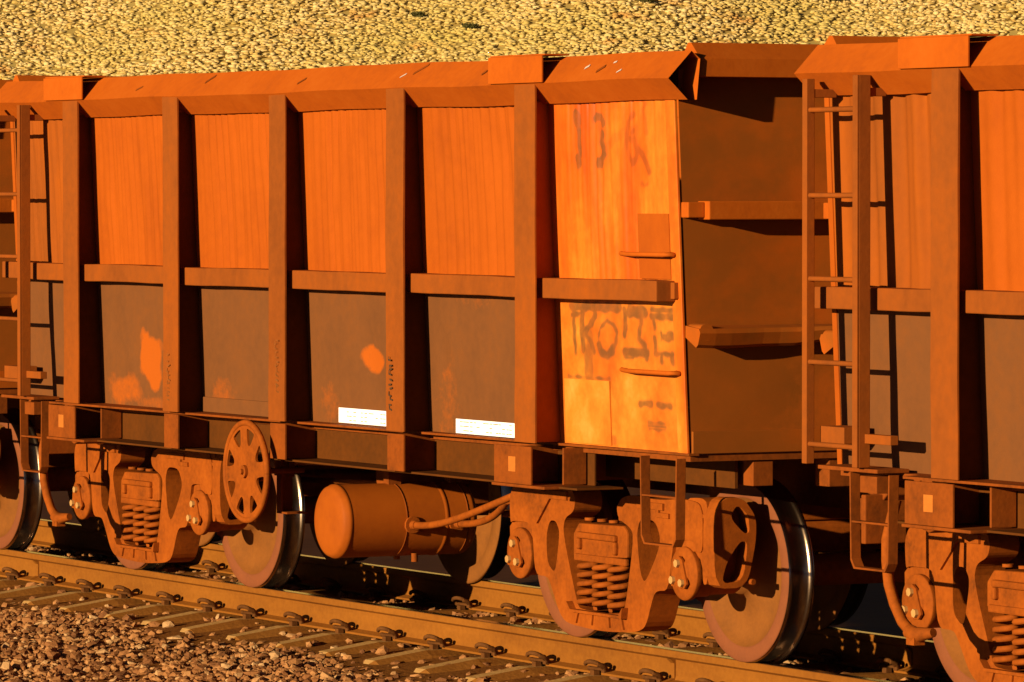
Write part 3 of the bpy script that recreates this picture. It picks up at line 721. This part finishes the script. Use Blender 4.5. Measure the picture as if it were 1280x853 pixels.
    for yy in (-.27, .02):
        m_ = MB(); m_.tube([(cx+r_-.03, yy, cz-.02),(cx+r_+.015, yy, cz-.02)], .05, 12); m_.tube([(cx+r_+.01, yy, cz-.02),(cx+r_+.06, yy, cz-.02)], .028, 10)
        obj('tank_fitting', m_, 'bogie', tko)
    for q in (-3.78, -3.55):
        m_ = MB(); m_.tube([(q,-.2,cz-r_+.02),(q,-.2,cz-r_-.03)], .02, 8); obj('drain_plug', m_, 'bogie', tko)
    def curve(p0, p1, p2, p3, n=16):
        return [tuple((1-t)**3*a+3*(1-t)**2*t*b+3*(1-t)*t*t*c+t**3*d_ for a, b, c, d_ in zip(p0, p1, p2, p3)) for t in [k/n for k in range(n+1)]]
    for p in (((-3.40,-.27,.543),(-3.0,-.30,.55),(-2.5,-.38,.66),(-1.90,-.40,.80)), ((-3.40,.02,.543),(-3.1,.02,.55),(-2.8,-.05,.62),(-2.3,-.25,.74))):
        m_ = MB(); m_.tube(curve(*p), .021, 10); obj('brake_hose', m_, 'bogie', root)
    m_ = MB(); m_.tube([(-2.55,.05,.92),(-2.55,.05,.70)], .035, 10); m_.tube([(-2.35,.05,.92),(-2.35,.05,.66)], .022, 8); m_.box(-2.75,-2.15,-.05,.15,.62,.66)
    m_.box(-2.32,-2.14,-.10,.10,.66,.80); obj('relay_valve', m_, 'under', root, .008)
    # brake levers and rods beneath the body
    m_ = MB(); m_.tube([(-6.2,.35,.66),(-3.9,.35,.72)], .018, 8); m_.tube([(-5.6,-.1,.82),(-4.3,-.1,.84)], .016, 8); m_.box(-5.55,-5.35,-.15,.3,.80,.84); m_.box(-4.05,-3.95,-.2,.5,.55,.9)
    obj('brake_lever', m_, 'under', root, .003)
    # handwheel with eight openings
    hx_, hy_, hz_ = -4.085, -1.03, .842; Rr = .285; hm = MB(); n = 96
    hm.tube([(hx_+Rr*math.cos(2*math.pi*k/48), hy_, hz_+Rr*math.sin(2*math.pi*k/48)) for k in range(49)], .019, 8, cap=False)
    holes = []
    for k in range(8):
        a0 = 2*math.pi*(k+.21)/8+.1; a1 = 2*math.pi*(k+.79)/8+.1; h = []
        for j in range(7): a = lerp(a0, a1, j/6); h.append((hx_+.252*math.cos(a), hz_+.252*math.sin(a)))
        for j in range(7):
            a = lerp(a1-.10, a0+.10, j/6); rr_ = .172-.014*math.sin(math.pi*j/6); h.append((hx_+rr_*math.cos(a), hz_+rr_*math.sin(a)))
        holes.append(rnd(h, 2, .25))
    hm.prism([(hx_+.283*math.cos(2*math.pi*k/n), hz_+.283*math.sin(2*math.pi*k/n)) for k in range(n)], [h[::-1] for h in holes], hy_-.007, hy_+.007)
    hw_ = obj('handwheel', hm, 'bogie', root)
    m_ = MB(); m_.tube([(hx_,hy_-.025,hz_),(hx_,hy_-.008,hz_)], .038, 16); m_.tube([(hx_,hy_-.04,hz_),(hx_,hy_-.02,hz_)], .018, 6, sm=False); m_.tube([(hx_,hy_,hz_),(hx_,-.66,hz_)], .018, 10); m_.tube([(hx_,-.95,hz_),(hx_,-.90,hz_)], .06, 14)
    obj('hub', m_, 'bogie', hw_, .003)
    m_ = MB(); m_.box(-4.16,-4.10,-.80,-.785,.60,.92); m_.box(-4.16,-4.148,-.785,-.70,.60,.92); m_.box(-4.16,-4.02,-.80,-.66,.588,.600); m_.box(-4.34,-4.14,-.73,-.69,.80,.92)
    obj('handwheel_bracket', m_, 'under', root, .003)
    if not special: return root
    # ---- marks only seen on this wagon ----
    m_ = MB()
    for xa, xb, z0, z1 in ((-3.405, -2.735, 1.150, 1.236), (-1.94, -1.25, 1.147, 1.226)):
        m_ = MB(); yy = sheet_y(1.19)-.012; m_.box(xa, xb, yy-.004, yy+.004, z0, z1); pl = obj('number_plate', m_, 'white', root, .001)
        s_ = MB(); rr = random.Random(int(xa*10))
        x_ = xa+.05
        while x_ < xb-.06:
            w_ = rr.uniform(.008, .016)
            for zq in (z0+.014, z0+.038, z0+.062):
                if rr.random() < .55: s_.add([(x_, yy-.0055, zq), (x_+w_*2.6, yy-.0055, zq), (x_+w_*2.6, yy-.0055, zq+.005), (x_, yy-.0055, zq+.005)], [(0, 1, 2, 3)])
            x_ += rr.uniform(.03, .06)
        obj('worn_marks', s_, 'chamfer', pl)
    # stencilled column on the posts
    def py(z_): return YP
    rr = random.Random(4)
    for px, za, zb in ((-2.34, 1.27, 1.56), (-5.33, 1.22, 1.50), (-3.80, 1.32, 1.62)):
        l = []
        z_ = za
        while z_ < zb:
            q = px+rr.uniform(-.012, .012); l.append(([(q-.018, z_), (q+.016, z_+rr.uniform(-.01, .012))], .010))
            if rr.random() < .6: l.append(([(q-.016, z_), (q-.014, z_+.02)], .008))
            z_ += rr.uniform(.02, .034)
        obj('stencil_marks', strokes(l, .01, .002, py), 'mark' if px == -2.34 else 'fade', root)
    # faded digits
    T = lambda a, b: (lerp(-.45, .60, (a-205)/440.), 2.87-(b-160)*.00116)
    dg = [([T(205,155), T(210,180)], .07), ([T(212,190), T(218,330)], .035), ([T(205,350), T(208,372)], .06),
          ([T(292,165), T(318,165), T(326,190)], .05), ([T(322,240), T(318,270), T(328,300)], .05), ([T(328,330), T(312,372), T(294,368)], .055)]
    d6 = [([T(464,150), T(446,175), T(434,215), T(428,280), T(434,340), T(452,372), T(470,350), T(474,305), T(462,265), T(440,262)], .04), ([T(452,240), T(462,225)], .03), ([T(478,305), T(500,340), T(512,370), T(520,412)], .045), ([T(340,300), T(380,260), T(430,225), T(475,225)], .04), ([T(512,110), T(505,135), T(514,230)], .03), ([T(488,460), T(500,470), T(512,466)], .02)]
    Q = lambda a, b: (-.60+(a-105)*.00219, 1.885-(b-80)*.00107)
    lt = [([Q(112,92), Q(350,92)], .050), ([Q(112,135), Q(160,125)], .03), ([Q(122,150), Q(126,320)], .035), ([Q(165,125), Q(160,210), Q(168,300)], .05), ([Q(236,130), Q(205,180), Q(172,225)], .045), ([Q(176,225), Q(205,265), Q(222,310)], .04),
          ([Q(246,275), Q(254,312), Q(280,325), Q(302,305), Q(306,288)], .05), ([Q(290,160), Q(316,178), Q(330,215), Q(324,262), Q(306,300)], .026), ([Q(285,160), Q(258,195), Q(246,240), Q(246,280)], .018),
          ([Q(372,100), Q(375,170), Q(368,215)], .045), ([Q(400,105), Q(470,110)], .07), ([Q(462,120), Q(448,190), Q(440,235), Q(468,275), Q(474,330)], .04), ([Q(366,305), Q(412,305)], .05), ([Q(418,305), Q(480,305)], .05), ([Q(366,330), Q(408,330)], .02),
          ([Q(505,95), Q(622,95)], .03), ([Q(505,125), Q(622,125)], .04), ([Q(514,140), Q(516,185)], .035), ([Q(514,230), Q(518,285)], .035), ([Q(548,205), Q(548,238)], .02), ([Q(558,225), Q(606,225)], .04), ([Q(575,205), Q(606,205)], .02), ([Q(514,305), Q(626,305)], .025), ([Q(545,310), Q(545,340)], .04), ([Q(595,310), Q(597,338)], .05)]
    st = [([Q(190,320), Q(190,420), Q(195,520), Q(200,575)], .10), ([Q(200,230), Q(195,330)], .08), ([Q(435,552), Q(490,548)], .035), ([Q(515,552), Q(578,556)], .035), ([Q(470,640), Q(550,640)], .014), ([Q(470,655), Q(552,657)], .016), ([Q(474,670), Q(548,672)], .014), ([Q(85,440), Q(285,442)], .016)]
    def dust(o, spots):
        me = o.data; n = len(me.vertices); co = np.empty(n*3); me.vertices.foreach_get('co', co); co = co.reshape(-1, 3)
        val = np.zeros(n); X_, Z_ = co[:, 0], co[:, 2]
        for cx_, cz_, rx, rz, st_, soft in spots:
            q = np.sqrt(((X_-cx_)/rx)**2+((Z_-cz_)/rz)**2)+.13*np.sin(X_*19+Z_*9+cx_)+.10*np.sin(Z_*27-X_*14)+.05*np.sin(X_*61)*np.sin(Z_*53)
            val = np.maximum(val, st_*np.clip((1-q)/soft+.5, 0, 1))
        at = me.attributes.new('dust', 'FLOAT', 'POINT'); at.data.foreach_set('value', val.astype(np.float32))
    L_ = {i: o for i, o in enumerate(lowers)}
    dust(L_[1], [(-6.04, 1.44, .19, .17, 1, .3), (-6.45, 1.24, .26, .10, .7, .8), (-5.9, 1.17, .5, .04, .5, 1)])
    dust(L_[2], [(-5.0, 1.22, .2, .14, .5, 1), (-4.1, 1.2, .2, .08, .4, 1)])
    dust(L_[3], [(-2.98, 1.525, .165, .07, .95, .35), (-3.55, 1.25, .14, .12, .4, 1)])
    dust(L_[4], [(-2.05, 1.3, .14, .28, .35, 1), (-1.6, 1.9, .4, .06, .3, 1)])
    me = end_special.data; n = len(me.vertices); co = np.empty(n*3); me.vertices.foreach_get('co', co); co = co.reshape(-1, 3); Y_, Z_ = co[:, 1], co[:, 2]
    val = np.zeros(n)
    for cy_, cz_, ry, rz, st_ in ((.15, 2.46, .42, .22, .8), (.9, 2.5, .5, .2, .7), (.2, 1.30, .55, .42, .9), (1.1, 1.4, .6, .3, .8), (-.70, 1.25, .12, .2, .3), (.2, 1.84, .5, .1, .6)):
        q = np.sqrt(((Y_-cy_)/ry)**2+((Z_-cz_)/rz)**2)+.15*np.sin(Y_*11+Z_*7)+.1*np.sin(Z_*21-Y_*17)
        val = np.maximum(val, st_*np.clip(1.15-q, 0, 1))
    at = me.attributes.new('dust', 'FLOAT', 'POINT'); at.data.foreach_set('value', val.astype(np.float32))
    def paint(o, grey, red):
        me = o.data; n = len(me.vertices); co = np.empty(n*3); me.vertices.foreach_get('co', co); co = co.reshape(-1, 3)
        for nm, lst in (('grey', grey), ('red', red)):
            val = np.zeros(n)
            for pl, w_, st_ in lst:
                for (a0, b0), (a1, b1) in zip(pl, pl[1:]):
                    px_, pz = co[:, 0]-a0, co[:, 2]-b0; ax_, az = a1-a0, b1-b0; L2 = ax_*ax_+az*az+1e-9
                    tt = np.clip((px_*ax_+pz*az)/L2, 0, 1); dd = np.hypot(px_-tt*ax_, pz-tt*az)
                    dd = dd+.006*np.sin(co[:, 0]*55+co[:, 2]*31)*np.sin(co[:, 2]*47)
                    val = np.maximum(val, st_*np.clip((w_/2-dd)/.012+.5, 0, 1))
            at = me.attributes.new(nm, 'FLOAT', 'POINT'); at.data.foreach_set('value', val.astype(np.float32))
    g_ = [(p, w_, .8) for p, w_ in dg]; r2_ = [(p, w_, .75) for p, w_ in d6[:2]]+[(d6[2][0], d6[2][1], .8), (d6[3][0], .05, .3), (d6[4][0], .04, .5), (d6[5][0], .025, .7)]
    paint(special_up, g_, r2_)
    paint(special_lo, [(p, w_, .85) for p, w_ in lt]+[(st[0][0], .10, .6), (st[1][0], .07, .5)]+[(p, w_, .8) for p, w_ in st[2:]], [([Q(180,560), Q(185,700)], .06, .3), ([Q(90,720), Q(200,735), Q(300,740)], .05, .6)])
    # square patch plates
    m_ = MB(); m_.box(*(Q(66,0)[0], Q(290,0)[0]), -.806, -.80, 1.15, Q(0,452)[1]); m_.v = [(a, (sheet_y(c)-(.006 if b < -.803 else 0)), c) for a, b, c in m_.v]
    obj('patch_plate', m_, 'bright_low', root)
    m_ = MB(); m_.box(.19, X1-.10, -.83, -.82, 2.03, 2.365); m_.v = [(a, (sheet_y(c)-(.014 if b < -.825 else 0)), c) for a, b, c in m_.v]
    obj('patch_plate', m_, 'panel', root)
    # grab irons
    for xa, xb, z_ in ((-.02, .57, 2.155), (-.06, .58, 1.550)):
        m_ = MB(); yb = sheet_y(z_); m_.tube([(xa, yb-.003, z_+.002), (xa+.17, yb-.055, z_), (xb-.03, yb-.065, z_), (xb, yb-.04, z_+.004), (xb-.02, yb-.0, z_-.002)], .0125, 8)
        obj('grab_iron', m_, 'chord', root)
    return root

build_wagon(0, 'orange ore wagon in the middle with spoked handwheel, white plates and bright corner panel', 1, special=True)
build_wagon(10.18, 'orange ore wagon cut by the right edge, with ladder and hanging air hose', 2, amp=.023, wl=.24)
build_wagon(-10.18, 'orange ore wagon at the left edge, only its end wheel and corner showing', 3)
